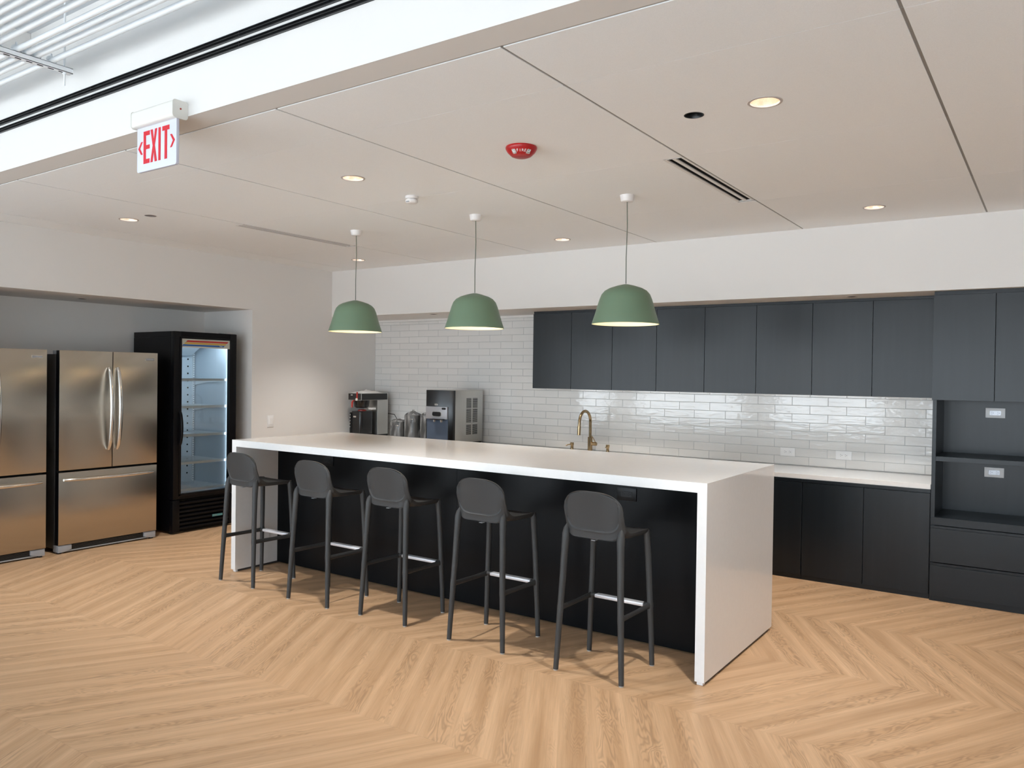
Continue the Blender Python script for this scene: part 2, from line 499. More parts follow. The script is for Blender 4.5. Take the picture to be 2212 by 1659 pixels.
def text_mesh(body, size, name, m, parent, mw, extrude=0.0008, spacing=1.0):
    cu = bpy.data.curves.new('txt', 'FONT')
    cu.body = body; cu.size = size; cu.extrude = extrude; cu.align_x = 'CENTER'; cu.align_y = 'CENTER'
    cu.space_character = spacing
    t = bpy.data.objects.new('txt', cu); COL.objects.link(t)
    bpy.context.view_layer.update()
    me = bpy.data.meshes.new_from_object(t.evaluated_get(bpy.context.evaluated_depsgraph_get()))
    bpy.data.objects.remove(t); bpy.data.curves.remove(cu)
    me.name = name
    me.transform(mw)
    me.materials.clear(); me.materials.append(M_[m])
    o = bpy.data.objects.new(name, me); COL.objects.link(o); o.parent = parent
    return o

def plate_holes(mb, x0, x1, y0, y1, z0, z1, holes=(), n=40, mi=0):
    """slab from z0 (visible underside) to z1 with round holes"""
    bm = mb.bm
    if not holes:
        mb.box(x0, x1, y0, y1, z0, z1, mi=mi); return
    loops = []
    for z in (z0, z1):
        outer = [bm.verts.new(p) for p in ((x0, y0, z), (x1, y0, z), (x1, y1, z), (x0, y1, z))]
        lp = [outer] + [[bm.verts.new((cx + r * math.cos(2 * PI * i / n), cy + r * math.sin(2 * PI * i / n), z)) for i in range(n)] for cx, cy, r in holes]
        es = []
        for l in lp:
            for i in range(len(l)): es.append(bm.edges.new((l[i], l[(i + 1) % len(l)])))
        g = bmesh.ops.triangle_fill(bm, use_beauty=True, use_dissolve=False, edges=es)
        for f in g['geom']:
            if isinstance(f, bmesh.types.BMFace):
                f.material_index = mi
                if (f.normal.z > 0) != (z == z1): f.normal_flip()
        loops.append(lp)
    for l0, l1 in zip(*loops):
        for i in range(len(l0)):
            j = (i + 1) % len(l0)
            f = bm.faces.new((l0[i], l0[j], l1[j], l1[i])); f.material_index = mi

# ------------------------------------------------------------------ main dimensions
XL = -6.912            # left wall face
YB = 7.045             # tiled wall face
HC = 2.741             # dropped ceiling
YS = 6.334             # soffit face
ZS = 2.220             # soffit underside
YF, YF2 = 2.138, 2.288 # bulkhead
DECK = 3.47
XR = 5.0
GX = [-6.543 + 1.2239 * k for k in range(-1, 11)]
GY = [2.288, 2.732, 3.948, 5.164, YS]

# ------------------------------------------------------------------ floor, walls, ceilings
struct(MB().box(-14.2, XR + .2, 0.85, 7.4, -0.1, 0).build('floor', 'floor'))
struct(MB().box(-14.2, XR + .2, WIN_Y - .2, 0.85, -0.1, 0).build('floor_bounce', 'office'))  # unseen pale floor, added to bounce neutral light onto the ceiling
struct(MB().box(XL - .1, XR, YB + .008, YB + .2, 0, DECK).build('wall_back', 'wall'))
b = MB()
b.box(-7.95, XL, 5.2415, YB + .2, 0, DECK)
b.box(-7.95, XL, 2.15, 5.2415, 2.223, DECK)
b.box(-7.95, -7.741, 2.15, 5.2415, 0, 2.223)
b.box(-14.2, XL, 1.95, 2.15, 0, DECK)
struct(b.build('wall_left', 'wall'))
struct(MB().box(XR, XR + .2, WIN_Y, YB + .2, 0, DECK).build('wall_right', 'wall'))
struct(MB().box(-14.2, -14.0, WIN_Y, 1.95, 0, DECK).build('wall_far_left', 'wall'))
# end wall that closes the tall cabinets
struct(MB().box(0.42, XR, 5.95, YB + .2, 0, HC).build('wall_end', 'wall'))
# unseen window wall behind the camera, placed and sized for the daylight it lets in
b = MB()
xs = [-14.2] + [v for ab in WINDOWS for v in ab] + [XR + .2]
for i in range(0, len(xs), 2): b.box(xs[i], xs[i + 1], WIN_Y - .2, WIN_Y, 0, DECK)
for a, c in WINDOWS:
    b.box(a, c, WIN_Y - .2, WIN_Y, 0, WZ0); b.box(a, c, WIN_Y - .2, WIN_Y, WZ1, DECK)
struct(b.build('wall_front', 'wall'))
for k, (a, c) in enumerate(WINDOWS):
    b = MB()
    for x in (a, (a + c) / 2 - .025, c - .05): b.box(x, x + .05, WIN_Y - .12, WIN_Y - .06, WZ0, WZ1)
    for z in (WZ0, WZ1 - .05): b.box(a, c, WIN_Y - .12, WIN_Y - .06, z, z + .05)
    struct(b.build('window_%d' % (k + 1), 'fgrey'))
# soffit over the counter
b = MB()
b.box(XL, 0.42, YS, YB + .01, ZS, DECK)
struct(b.build('wall_soffit', 'wall'))
struct(MB().box(XL, -4.3705, YB - .016, YB + .008, 2.196, ZS).build('trim_1', 'trimw'))
# bulkhead between the open office ceiling and the dropped ceiling
struct(MB().box(-14.2, XR, YF, YF2 - .008, HC, DECK).build('wall_bulkhead', 'wall'))
struct(MB().box(XL, XR, YF2 - .008, YF2 + .006, HC + .004, HC + .03).build('trim_2', 'reveal'))
# deck above
b = MB().box(-14.2, XR, WIN_Y, YF, DECK, DECK + .2)
struct(b.build('ceiling_deck', 'deck'))
b = MB()
for x in (-12, -9.5, -7.1, -4.95, -2.2, .4, 3): b.box(x, x + .14, WIN_Y, YF, DECK - .13, DECK, bevel=.004)
struct(b.build('ceiling_joists', 'trimw'))

DOWN = [(-1.036, 3.345), (-3.486, 3.35), (-5.940, 3.355), (-3.503, 5.80), (-1.040, 5.765), (-5.945, 5.80)]
HOLES = [(x, y, .0625) for x, y in DOWN] + [(-1.350, 3.347, .042), (-5.646, 3.357, .040)]
SLOTS = [(-1.762, -1.651), (-5.432, -5.323)]
b = MB()
for j in range(len(GY) - 1):
    for i in range(len(GX) - 1):
        x0, x1 = max(GX[i] + .006, XL + .002), min(GX[i + 1] - .006, XR)
        y0 = GY[j] + (.0012 if j else .006); y1 = GY[j + 1] - (.0012 if j < 3 else .0)
        if x1 <= x0 + .01: continue
        if j == 1 and False: continue
        if j == 2:
            for a, c in SLOTS:
                if x0 < a < x1: x1 = a - .002
        hs = [h for h in HOLES if x0 < h[0] < x1 and y0 < h[1] < y1]
        plate_holes(b, x0, x1, y0, y1, HC, HC + .015, hs)
# grid rails seen in the gaps
for x in GX[1:]: b.box(x - .006, x + .006, YF2, YS, HC + .0035, HC + .02, mi=1)
for y in GY[1:-1]: b.box(XL, XR, y - .0015, y + .0015, HC + .002, HC + .02, mi=1)
struct(b.build('ceiling', ['ceil', 'ceil_grid']))
struct(MB().box(XL, XR, YF2, YS + .1, HC + .12, DECK).build('ceiling_void', 'blackvoid'))

# ------------------------------------------------------------------ tiled backsplash
b = MB()
RH, TL = 0.07386, 0.29716
gid = b.bm.faces.layers.float.new('tile_id')
tid = 0
random.seed(11)
for r in range(19):
    z0 = 0.8325 + r * RH + .0009; z1 = z0 + RH - .0018
    z1 = min(z1, 2.195)
    ph = -6.803 if r % 2 == 0 else -6.6545
    x = ph - TL
    while x < -0.742:
        a, c = max(x + .0009, XL + .001), min(x + TL - .0009, -0.7415)
        x += TL
        if c - a < .01: continue
        tid += 1
        n0 = set(b.bm.faces)
        tz, tx = rnd.gauss(0, .0026), rnd.gauss(0, .0016)
        y = YB
        y_bl, y_br = y - tx * .15 + tz * .035, y + tx * .15 + tz * .035
        y_tl, y_tr = y - tx * .15 - tz * .035, y + tx * .15 - tz * .035
        bv = .0022
        fr = [(a + bv, y_bl, z0 + bv), (c - bv, y_br, z0 + bv), (c - bv, y_tr, z1 - bv), (a + bv, y_tl, z1 - bv)]
        md = [(a, y + .0022, z0), (c, y + .0022, z0), (c, y + .0022, z1), (a, y + .0022, z1)]
        bk = [(p[0], y + .0075, p[2]) for p in md]
        V = [[b.bm.verts.new(p) for p in l] for l in (fr, md, bk)]
        nf = [b.bm.faces.new(V[0])]
        for A, Bv in ((V[0], V[1]), (V[1], V[2])):
            for k in range(4): nf.append(b.bm.faces.new((A[k], Bv[k], Bv[(k + 1) % 4], A[(k + 1) % 4])))
        for f in nf: f[gid] = float(tid)
b.box(XL, -0.741, YB + .0015, YB + .0078, .8325, 2.195, mi=1)
struct(b.build('wall_tiles', ['tile', 'grout']))

# ------------------------------------------------------------------ kitchen island
IX0, IX1, IY0, IY1, IH = -5.347, -1.460, 3.876, 5.029, 1.0395
PY = 4.283
T = 0.052
isl = thing('kitchen_island', 'long white waterfall island with black panels under the three green pendants', 'kitchen island', ((IX0 + IX1) / 2, (IY0 + IY1) / 2, 0))
cx, cy = isl.location.x, isl.location.y
def L_(x, y): return x - cx, y - cy
x0, y0 = L_(IX0, IY0); x1, y1 = L_(IX1, IY1); py = PY - cy
MB().prism([(x0, .018), (x0, IH), (x1, IH), (x1, .018), (x1 - T, .018), (x1 - T, IH - T), (x0 + T, IH - T), (x0 + T, .018)], 'y', y0, y1, bevel=.0012).build('waterfall_countertop', 'quartz', isl)
b = MB()
seam = -3.408 - cx
b.box(x0 + T, seam - .001, py, y1 - .02, .012, IH - T)
b.box(seam + .001, x1 - T, py, y1 - .02, .012, IH - T)
b.build('cabinet_body', 'panel', isl)
b = MB(); n = 8; wd = (x1 - x0 - 2 * T) / n
for i in range(n): b.box(x0 + T + i * wd + .002, x0 + T + (i + 1) * wd - .002, y1 - .02, y1 - .002, .1, IH - T - .02, bevel=.001)
b.build('rear_door_fronts', 'panel', isl)
for xa in (x0 + .012, x1 - T + .008):
    for ya in (y0 + .012, y1 - .05):
        MB().box(xa, xa + .032, ya, ya + .03, 0, .018).build('levelling_foot', 'white', isl)
MB().box(x0 + .01, x0 + T - .006, y0 + .03, y1 - .03, .002, .018).build('shadow_base', 'fside', isl)
MB().box(x1 - T + .006, x1 - .010, y0 + .05, y1 - .03, .002, .018).build('shadow_base', 'fside', isl)

# ------------------------------------------------------------------ outlets and switch
def outlet(name, label, loc, plate, inner, slots_m, rotz=0, w=.125, h=.072, group=None, cat='outlet', duplex=True):
    """faces -Y; loc is the centre on the wall face"""
    t = thing(name, label, cat, loc, rotz, group)
    MB().box(-w / 2, w / 2, -.006, 0, -h / 2, h / 2, bevel=.002).build('cover_plate', plate, t, 40)
    iw = .072 if w > h else .034; ih = .034 if w > h else .07
    if duplex:
        r = MB().box(-iw / 2, iw / 2, -.0085, -.004, -ih / 2, ih / 2, bevel=.001).build('receptacle', inner, t)
        for s_ in (-1, 1):
            c = s_ * .019; b = MB()
            b.box(c - .007, c - .001, -.0092, -.008, .0048, .0072); b.box(c - .0065, c - .0015, -.0092, -.008, -.0078, -.0054)
            b.prism([(c + .006 + .0026 * math.cos(k * PI / 4), .0026 * math.sin(k * PI / 4)) for k in range(8)], 'y', -.0092, -.008)
            b.build('contact_slots', slots_m, r)
    else:
        MB().box(-.017, .017, -.0095, -.004, -.033, .033, bevel=.002).build('rocker', inner, t)
    return t
outlet('power_outlet', 'white double outlet on the tiles, the one nearer the island end', (-1.930, YB - .002, .9425), 'white', 'white', 'slot_dark', group='white outlets on the tiled wall')
outlet('power_outlet', 'white double outlet on the tiles, the one nearer the tall dark cabinet', (-1.470, YB - .002, .9425), 'white', 'white', 'slot_dark', group='white outlets on the tiled wall')
outlet('island_outlet', 'black outlet on the island front panel above the fifth stool', (-2.111, PY, .876), 'panel_black', 'panel_black', 'blackvoid', w=.128, h=.078, group='black outlets on the island')
outlet('island_outlet', 'black outlet on the island front panel behind the second stool', (-4.700, PY, .888), 'panel_black', 'panel_black', 'blackvoid', w=.128, h=.078, group='black outlets on the island')
outlet('light_switch', 'white rocker switch on the left wall beside the recess of the fridges', (XL, 5.483, 1.05), 'white', 'white', 'slot_dark', rotz=PI / 2, w=.078, h=.125, cat='light switch', duplex=False)

# ------------------------------------------------------------------ bar stools
def make_stool():
    t = thing('bar_stool', '', 'bar stool')
    def back(u, v):
        # v runs up the back, u across; sides wrap forward into the seat, the foot of the shell meets the legs
        a, h = 2 * u - 1, v
        top = .978 - .098 * (1 - (1 - abs(a) ** 3.0) ** (1 / 2.0))
        bot = .724 + .050 * abs(a) ** 7
        z = bot + (top - bot) * h
        hw = .1755 + .008 * max(0, (.80 - z) / .08) ** 1.5 - .006 * max(0, (z - .88) / .1)
        x = hw * a
        hg = (z - .735) / .24
        y = -.146 - .040 * max(hg, 0) ** 1.2 + .030 * min(max(hg, 0), 1) * abs(a) ** 2.2
        y += .050 * max(0, (.60 - hg) / .60) ** 1.3 * max(0, (abs(a) - .55) / .45) ** 2.2
        rho = (abs(a) ** 4 + abs((z - .868) / .118) ** 3.4) ** .27
        th = .0165
        if rho < .86: th = .0108
        elif rho < .885: th = .0108 + .0074 * (rho - .86) / .025
        elif rho < .93: th = .0182 - .0017 * (rho - .885) / .045
        ed = min(1 - abs(a), 1 - h, h * 1.6)
        f = 0
        if ed < .035: th *= .62; f = .002
        return (x, y - f, z), (x, y - th, z)
    MB().grid(back, 84, 76).build('backrest', 'stool', t, 60)
    def seat(u, v):
        a, q = 2 * u - 1, v
        c = 2 * q - 1
        hw = .170 + .010 * q
        k = .10 if c > 0 else .0
        x = hw * a * math.sqrt(1 - k * c ** 6)
        y = -.138 + .150 * q * 2 if c <= 0 else .012 + .170 * c * math.sqrt(1 - .08 * a ** 6)
        zc = .736 + .012 * q + .02 * math.exp(-(q / .06) ** 2)
        ze = .757 + .050 * math.exp(-(q / .16) ** 2) - .004 * q
        z = zc + (ze - zc) * abs(a) ** 3
        if q > .92: z -= .006 * ((q - .92) / .08) ** 2
        th = .020 + .006 * abs(a) ** 4 if max(abs(a), abs(c)) < .95 else .016
        return (x, y, z), (x * .985, y * .985, z - th)
    MB().grid(seat, 36, 36).build('seat', 'stool', t, 60)
    for sx_ in (-1, 1):
        for rear in (1, 0):
            b = MB()
            if rear:
                P = [((.195, -.187, .006)), (.1915, -.184, .08), (.186, -.179, .20), (.181, -.174, .305), (.1795, -.173, .335), (.178, -.172, .365), (.172, -.165, .50), (.167, -.158, .64), (.1640, -.154, .70), (.1630, -.151, .735), (.1615, -.146, .762), (.159, -.138, .785)]
                R = [.0140, .0148, .0158, .0168, .0182, .0170, .0176, .0188, .0205, .0215, .0175, .008]
            else:
                P = [((.195, .181, .006)), (.1925, .180, .08), (.188, .178, .20), (.1835, .175, .300), (.182, .1745, .330), (.181, .174, .360), (.175, .171, .50), (.168, .166, .64), (.1650, .163, .70), (.1635, .160, .730), (.1630, .158, .750)]
                R = [.0140, .0146, .0152, .0160, .0185, .0164, .0168, .0176, .0190, .0188, .0150]
            b.tube([(sx_ * p[0], p[1], p[2]) for p in P], R, 18)
            lg = b.build('leg', 'stool', t, 60)
            MB().lathe([(0, 0), (.0125, 0), (.0135, .006), (0, .006)], 18, sx_ * P[0][0], P[0][1]).build('glide', 'glide', lg, 50)
        b = MB()
        b.tube([(sx_ * .1815, -.172, .337), (sx_ * .1800, -.150, .334), (sx_ * .1800, 0, .332), (sx_ * .1808, .150, .331), (sx_ * .1825, .172, .331)], [.021, .0135, .012, .0135, .021], 12, flat=(1.15, .55))
        b.build('side_stretcher', 'stool', t, 60)
    fr = MB().box(-.150, .150, .150, .192, .322, .342, bevel=.006).build('footrest', 'alu', t, 40)
    for sx_ in (-1, 1):
        b = MB(); b.tube([(sx_ * .181, .173, .332), (sx_ * .165, .173, .332), (sx_ * .146, .172, .332)], [.019, .0135, .0125], 12, flat=(.9, 1.5))
        b.build('footrest_socket', 'stool', fr, 60)
    MB().box(-.012, .012, -.150, -.125, .7135, .7165).build('underside_label_plate', 'fgrey', t)
    return t
SL = ['charcoal bar stool in front of the white leg at the fridge end of the island',
      'charcoal bar stool second along from the fridge end of the island',
      'charcoal bar stool standing third, in the middle of the row of five',
      'charcoal bar stool fourth along, just past the panel seam of the island',
      'charcoal bar stool below the black outlet, closest to the camera']
SP = [(-4.985, 3.852, -.012), (-4.193, 3.836, .006), (-3.523, 3.868, 0.0), (-2.757, 3.841, -.004), (-1.997, 3.812, 0.0)]
stool0 = make_stool()
for i, (x, y, a) in enumerate(SP):
    s_ = stool0 if i == 0 else copy_tree(stool0)
    s_.location = (x, y, 0); s_.rotation_euler = (0, 0, a)
    s_['label'] = SL[i]; s_['category'] = 'bar stool'; s_['group'] = 'charcoal stools along the island'

# ------------------------------------------------------------------ pendant lamps
def make_pendant():
    t = thing('pendant_lamp', '', 'pendant lamp')
    MB().lathe([(0, 0), (.0465, 0), (.046, -.006), (.040, -.036), (.036, -.041), (0, -.042)], 36).build('ceiling_canopy', 'canopy', t, 50)
    k = -.568
    cd = MB(); cd.tube([(0, 0, -.04), (.0035, .001, -.2), (-.001, 0, -.4), (.0005, 0, k + .002)], .0032, 8)
    cd.build('cord', 'cord', t, 50)
    out = [(0, k), (.02, k - .003), (.06, k - .013), (.105, k - .028), (.135, k - .045), (.155, k - .068), (.168, k - .100), (.180, k - .140), (.196, k - .195), (.2165, k - .257)]
    inn = [(r - .003, z - .003 if i < 4 else z) for i, (r, z) in enumerate(out) if r > .02]
    sh = MB().lathe(out + [(.2165, k - .259), (.2145, k - .259)], 64).build('lamp_shade', 'green', t, 60)
    MB().lathe([(0, k - .006)] + inn + [(.2144, k - .2575)], 64).build('shade_lining', 'shadein', sh, 60)
    MB().lathe([(0, k - .03), (.02, k - .03), (.02, k - .075), (0, k - .075)], 20).build('lamp_holder', 'canopy', t, 50)
    MB().lathe([(0, k - .185), (.018, k - .18), (.03, k - .16), (.034, k - .135), (.028, k - .105), (.015, k - .075), (0, k - .075)], 24).build('bulb', 'bulb', t, 60)
    L = bpy.data.lights.new('pendant_light', 'POINT'); L.energy = 3.0; L.color = (1, .70, .38); L.shadow_soft_size = .045
    lo = bpy.data.objects.new('pendant_light', L); COL.objects.link(lo); lo.parent = t; lo.location = (0, 0, k - .215)
    return t
PL = ['sage green dome pendant lamp nearest the corner over the far island end',
      'sage green dome pendant lamp in the middle of the three over the island',
      'sage green dome pendant lamp hanging in front of the dark upper cabinets']
p0 = make_pendant()
for i, x in enumerate((-4.742, -3.517, -2.297)):
    p = p0 if i == 0 else copy_tree(p0)
    p.location = (x, 4.60, HC); p['label'] = PL[i]; p['category'] = 'pendant lamp'; p['group'] = 'green pendants over the island'

# ------------------------------------------------------------------ ceiling fixtures
def make_downlight():
    t = thing('recessed_downlight', '', 'ceiling light')
    MB().lathe([(.0605, -.003), (.071, -.002), (.072, 0), (.0625, .0), (.0605, .012)], 48, closed=True).build('trim_ring', 'dtrim', t, 50)
    MB().lathe([(.0612, 0), (.0575, .03), (.050, .065), (.040, .10), (.0405, .10), (.053, .065), (.061, .03), (.0620, 0)], 48).build('reflector', 'reflector', t, 50)
    MB().lathe([(0, .088), (.040, .088), (.040, .101), (0, .101)], 32).build('lamp_face', 'dlamp', t, 50)
    L = bpy.data.lights.new('downlight_spot', 'SPOT'); L.energy = 150; L.color = (1.0, .955, .89); L.spot_size = 1.6; L.spot_blend = 1.0; L.shadow_soft_size = .04
    lo = bpy.data.objects.new('downlight_spot', L); COL.objects.link(lo); lo.parent = t; lo.location = (0, 0, -.012)
    return t
DL = ['lit round downlight beside the round black opening over the near island end',
      'lit round downlight between the exit sign and the smoke detector',
      'lit round downlight beside the brown ceiling speaker near the left wall',
      'lit round downlight near the soffit between the middle and near pendants',
      'lit round downlight near the soffit above the tall dark cabinets',
      'lit round downlight in the far corner behind the cord of the far pendant']
d0 = make_downlight()
for i, (x, y) in enumerate(DOWN):
    d = d0 if i == 0 else copy_tree(d0)
    d.location = (x, y, HC); d['label'] = DL[i]; d['category'] = 'ceiling light'; d['group'] = 'lit downlights in the tile ceiling'
t = thing('ceiling_opening', 'round black unlit fixture in the ceiling beside the largest downlight', 'ceiling fixture', (-1.350, 3.347, HC))
MB().lathe([(.040, -.0015), (.044, -.001), (.044, 0), (.042, .0), (.0395, .01), (.038, .05), (0, .05), (0, .053), (.0415, .053), (.0415, .002)], 40).build('black_cup', 'black', t, 50)
MB().lathe([(0, .012), (.022, .016), (.030, .03), (0, .03)], 28).build('lens', 'coffee_black', t, 50)
t = thing('ceiling_speaker', 'small round brown flush fixture beside the downlight near the left wall', 'ceiling fixture', (-5.646, 3.357, HC))
MB().lathe([(0, -.004), (.030, -.004), (.040, -.002), (.043, 0), (.038, .006), (0, .006)], 40).build('cover_disc', 'speaker', t, 50)
MB().lathe([(.0405, -.003), (.045, -.0015), (.045, .0), (.0405, .0)], 40, closed=True).build('rim', 'dtrim', t, 50)
for loc, lb in (((-5.521, 6.50, ZS), 'small dark unlit downlight under the soffit above the drink dispenser'), ((-1.321, 6.50, ZS), 'small dark unlit downlight under the soffit above the upper cabinets'),
                ((-7.347, 3.714, 2.223), 'small dark fitting in the ceiling of the fridge recess')):
    t = thing('unlit_downlight', lb, 'ceiling light', loc, 0, 'unlit fittings under the soffits')
    MB().lathe([(0, -.002), (.030, -.002), (.034, -.004), (.040, -.003), (.041, 0), (0, 0)], 32).build('dark_lens', 'dtrim', t, 50)
    MB().lathe([(0, -.0035), (.030, -.0030), (.030, -.002), (0, -.002)], 32).build('baffle', 'blackvoid', t, 50)
# smoke detector
t = thing('smoke_detector', 'white round smoke detector on the ceiling above the middle pendant', 'smoke detector', (-3.512, 3.90, HC))
MB().lathe([(0, 0), (.043, 0), (.043, -.012), (.040, -.016), (0, -.016)], 40).build('base_ring', 'canopy', t, 50)
h = MB().lathe([(0, -.016), (.032, -.016), (.035, -.02), (.041, -.024), (.041, -.036), (.036, -.044), (.02, -.047), (0, -.047)], 40).build('sensor_head', 'canopy', t, 50)
MB().box(-.012, .012, -.041, -.034, -.042, -.036).build('sensor_window', 'fgrey', h)
# fire strobe
sx0, sy0 = -2.276, 3.352
dirv = Vector((-sx0, -sy0)); ang = math.atan2(dirv.y, dirv.x) + PI / 2      # local -Y looks to the room entrance
t = thing('fire_strobe', 'round red fire alarm strobe with white lettering on the ceiling', 'fire alarm', (sx0, sy0, HC), math.atan2(-sx0, sy0) * -1 + 2 * math.atan2(-sx0, sy0))
MB().lathe([(0, 0), (.079, 0), (.081, -.004), (.080, -.012), (.070, -.028), (.052, -.045), (.034, -.052), (0, -.053)], 56).build('red_dome', 'fire', t, 60)
def dome_frame(phi, r, z, tilt):
    n_ = Vector((math.sin(phi), -math.cos(phi), 0)) * math.cos(tilt) + Vector((0, 0, -math.sin(tilt)))
    xx = Vector((math.cos(phi), math.sin(phi), 0)); yy = n_.cross(xx)
    Mx = Matrix((xx, yy, n_)).transposed().to_4x4(); Mx.translation = Vector((math.sin(phi) * r, -math.cos(phi) * r, z)); return Mx
for s_ in (-1, 1):
    b = MB().box(-.011, .011, -.013, .013, -.008, .004, bevel=.002)
    b.bm.transform(dome_frame(s_ * .62, .0605, -.033, .72)); b.build('strobe_lens', 'lens', t)
for i, ch in enumerate('FIRE'):
    text_mesh(ch, .0205, 'letter', 'white', t, dome_frame((i - 1.5) * .20, .0668, -.0330, .72))
# linear ceiling diffusers
for (a, c), lb in zip(SLOTS, ('white two slot linear ceiling diffuser near the big downlight', 'narrow linear ceiling diffuser near the left wall and the far pendant')):
    t = thing('linear_diffuser', lb, 'air vent', ((a + c) / 2, 4.545, HC), 0, 'slot diffusers in the tile ceiling')
    hw = (c - a) / 2; yl = .5935
    b = MB()
    for x0_, x1_ in ((-hw, -hw + .016), (-.010, .010), (hw - .014, hw)): b.box(x0_, x1_, -yl, yl, -.001, .02, bevel=.0008)
    for y_ in (-yl, yl - .006): b.box(-hw, hw, y_, y_ + .006, -.0012, .02)
    b.build('diffuser_frame', 'trimw', t)
    MB().box(-hw + .001, hw - .001, -yl + .004, yl - .004, .006, .07).build('plenum', 'blackvoid', t)
# the two black slots in the bulkhead face
for z0_, z1_, lb in ((3.012, 3.040, 'long black linear slot diffuser in the bulkhead, the upper strip'), (2.968, 2.995, 'long black linear slot diffuser in the bulkhead, the lower strip')):
    t = thing('bulkhead_slot_diffuser', lb, 'air vent', (-4.5, YF, z0_), 0, 'black slots in the bulkhead')
    b = MB(); hh = z1_ - z0_
    b.box(-9.4, 9.4, -.003, .0, 0, hh)
    b.build('backing', 'blackvoid', t)
    b = MB()
    for f in (0, .46, .90): b.box(-9.4, 9.4, -.010, -.002, hh * f, hh * f + .0028, bevel=.0006)
    for x in [-9.4 + 1.22 * k for k in range(16)]: b.box(x, x + .003, -.009, -.002, 0, hh)
    b.build('slot_frame', 'black', t)

# ------------------------------------------------------------------ exit sign
ex = thing('exit_sign', 'white and red edge-lit exit sign on the bulkhead', 'exit sign', (-3.468, YF, 2.722))
def rr(x0_, x1_, z0_, z1_, r, n=5):
    pts = []
    for cx_, cz_, a0 in ((x1_ - r, z1_ - r, 0), (x0_ + r, z1_ - r, 90), (x0_ + r, z0_ + r, 180), (x1_ - r, z0_ + r, 270)):
        for k in range(n + 1):
            a = math.radians(a0 + 90 * k / n); pts.append((cx_ + r * math.cos(a), cz_ + r * math.sin(a)))
    return pts
hs = MB().prism(rr(-.076, -.001, 0, .078, .014), 'x', -.168, .168).build('housing', 'housing', ex, 40)
MB().prism(rr(-.078, 0, -.002, .080, .015), 'x', .168, .172).build('end_cap', 'housing', hs, 40)
MB().prism(rr(-.078, 0, -.002, .080, .015), 'x', -.172, -.168).build('end_cap', 'housing', hs, 40)
MB().prism([(-.038 + .004 * math.cos(k * PI / 6), .042 + .004 * math.sin(k * PI / 6)) for k in range(12)], 'x', .172, .174).build('test_button', 'redp', hs, 40)
pz0, pz1 = -.207, .012
pn = MB().prism(rr(-.160, .160, pz0, pz1, .010), 'y', -.050, -.036, bevel=.0006).build('sign_panel', 'exitpanel', ex, 40)
b = MB()
YA, YC = -.0512, -.0500
def pl(pts): b.prism(pts, 'y', YA, YC)
zt, zb = -.020, -.172
def bar(x0_, x1_, za, zc): pl([(x0_, za), (x1_, za), (x1_, zc), (x0_, zc)])
bar(-.105, -.085, zb, zt); bar(-.085, -.054, zt - .021, zt); bar(-.085, -.054, (zt + zb) / 2 - .009, (zt + zb) / 2 + .010); bar(-.085, -.054, zb, zb + .021)
zm = (zt + zb) / 2
pl([(-.047, zt), (-.029, zt), (-.0195, zm + .026), (-.010, zt), (.007, zt), (-.0105, zm), (.007, zb), (-.0115, zb), (-.0195, zm - .026), (-.029, zb), (-.047, zb), (-.0290, zm)])
bar(.018, .036, zb, zt)
bar(.049, .106, zt - .021, zt); bar(.068, .088, zb, zt - .021)
b.build('exit_lettering', 'exitred', pn)
for s_ in (-1, 1):
    b = MB(); zc = (zt + zb) / 2
    b.prism([(s_ * .112, zc + .030), (s_ * .126, zc + .030), (s_ * .150, zc), (s_ * .126, zc - .030), (s_ * .112, zc - .030), (s_ * .134, zc)], 'y', YA, YC)
    b.build('chevron_arrow', 'exitred', pn)

# ------------------------------------------------------------------ conduits and hanger
PIPES = [1.958, 1.886, 1.842, 1.796, 1.708, 1.658, 1.612, 1.566, 1.522]
PLB = ['white conduit running closest to the bulkhead wall', 'white conduit second from the bulkhead wall', 'white conduit third from the bulkhead wall',
       'white conduit fourth from the bulkhead, just before the wide gap', 'white conduit fifth from the bulkhead, just past the wide gap', 'white conduit sixth from the bulkhead wall',
       'white conduit seventh from the bulkhead wall', 'white conduit eighth from the bulkhead wall', 'white conduit farthest from the bulkhead, at the picture corner']
for y, lb in zip(PIPES, PLB):
    b = MB(); b.tube([(-9, 0, 0), (-3, 0, 0), (3.5, 0, 0)], .0138, 20)
    o = b.build('conduit', 'pipe', None, 60, loc=(0, y, 3.1245)); tag(o, lb, 'conduit', 'white conduits under the deck')
hg = thing('conduit_hanger', 'white slotted strut trapeze carrying the conduits', 'strut', (-4.19, 1.70, 3.085))
b = MB(); yy0, yy1 = -.55, .355
b.box(-.0205, .0205, yy0, yy1, 0, .0025); b.box(-.0205, -.018, yy0, yy1, 0, .0257); b.box(.018, .0205, yy0, yy1, 0, .0257)
b.box(-.0205, -.011, yy0, yy1, .0235, .0257); b.box(.011, .0205, yy0, yy1, .0235, .0257)
b.build('strut_channel', 'pipe', hg)
b = MB()
y = yy0 + .03
while y < yy1 - .04:
    b.box(-.0055, .0055, y, y + .028, -.0006, .0003); y += .0508
b.build('slots', 'blackvoid', hg)
for y in (-.5, .322):
    b = MB(); b.tube([(0, y, -.065), (0, y, DECK - 3.085)], .0048, 10); b.build('threaded_rod', 'pipe', hg, 60)
    b = MB(); b.lathe([(0, -.008), (.010, -.008), (.010, 0), (0, 0)], 6, 0, y); b.build('nut', 'pipe', hg)
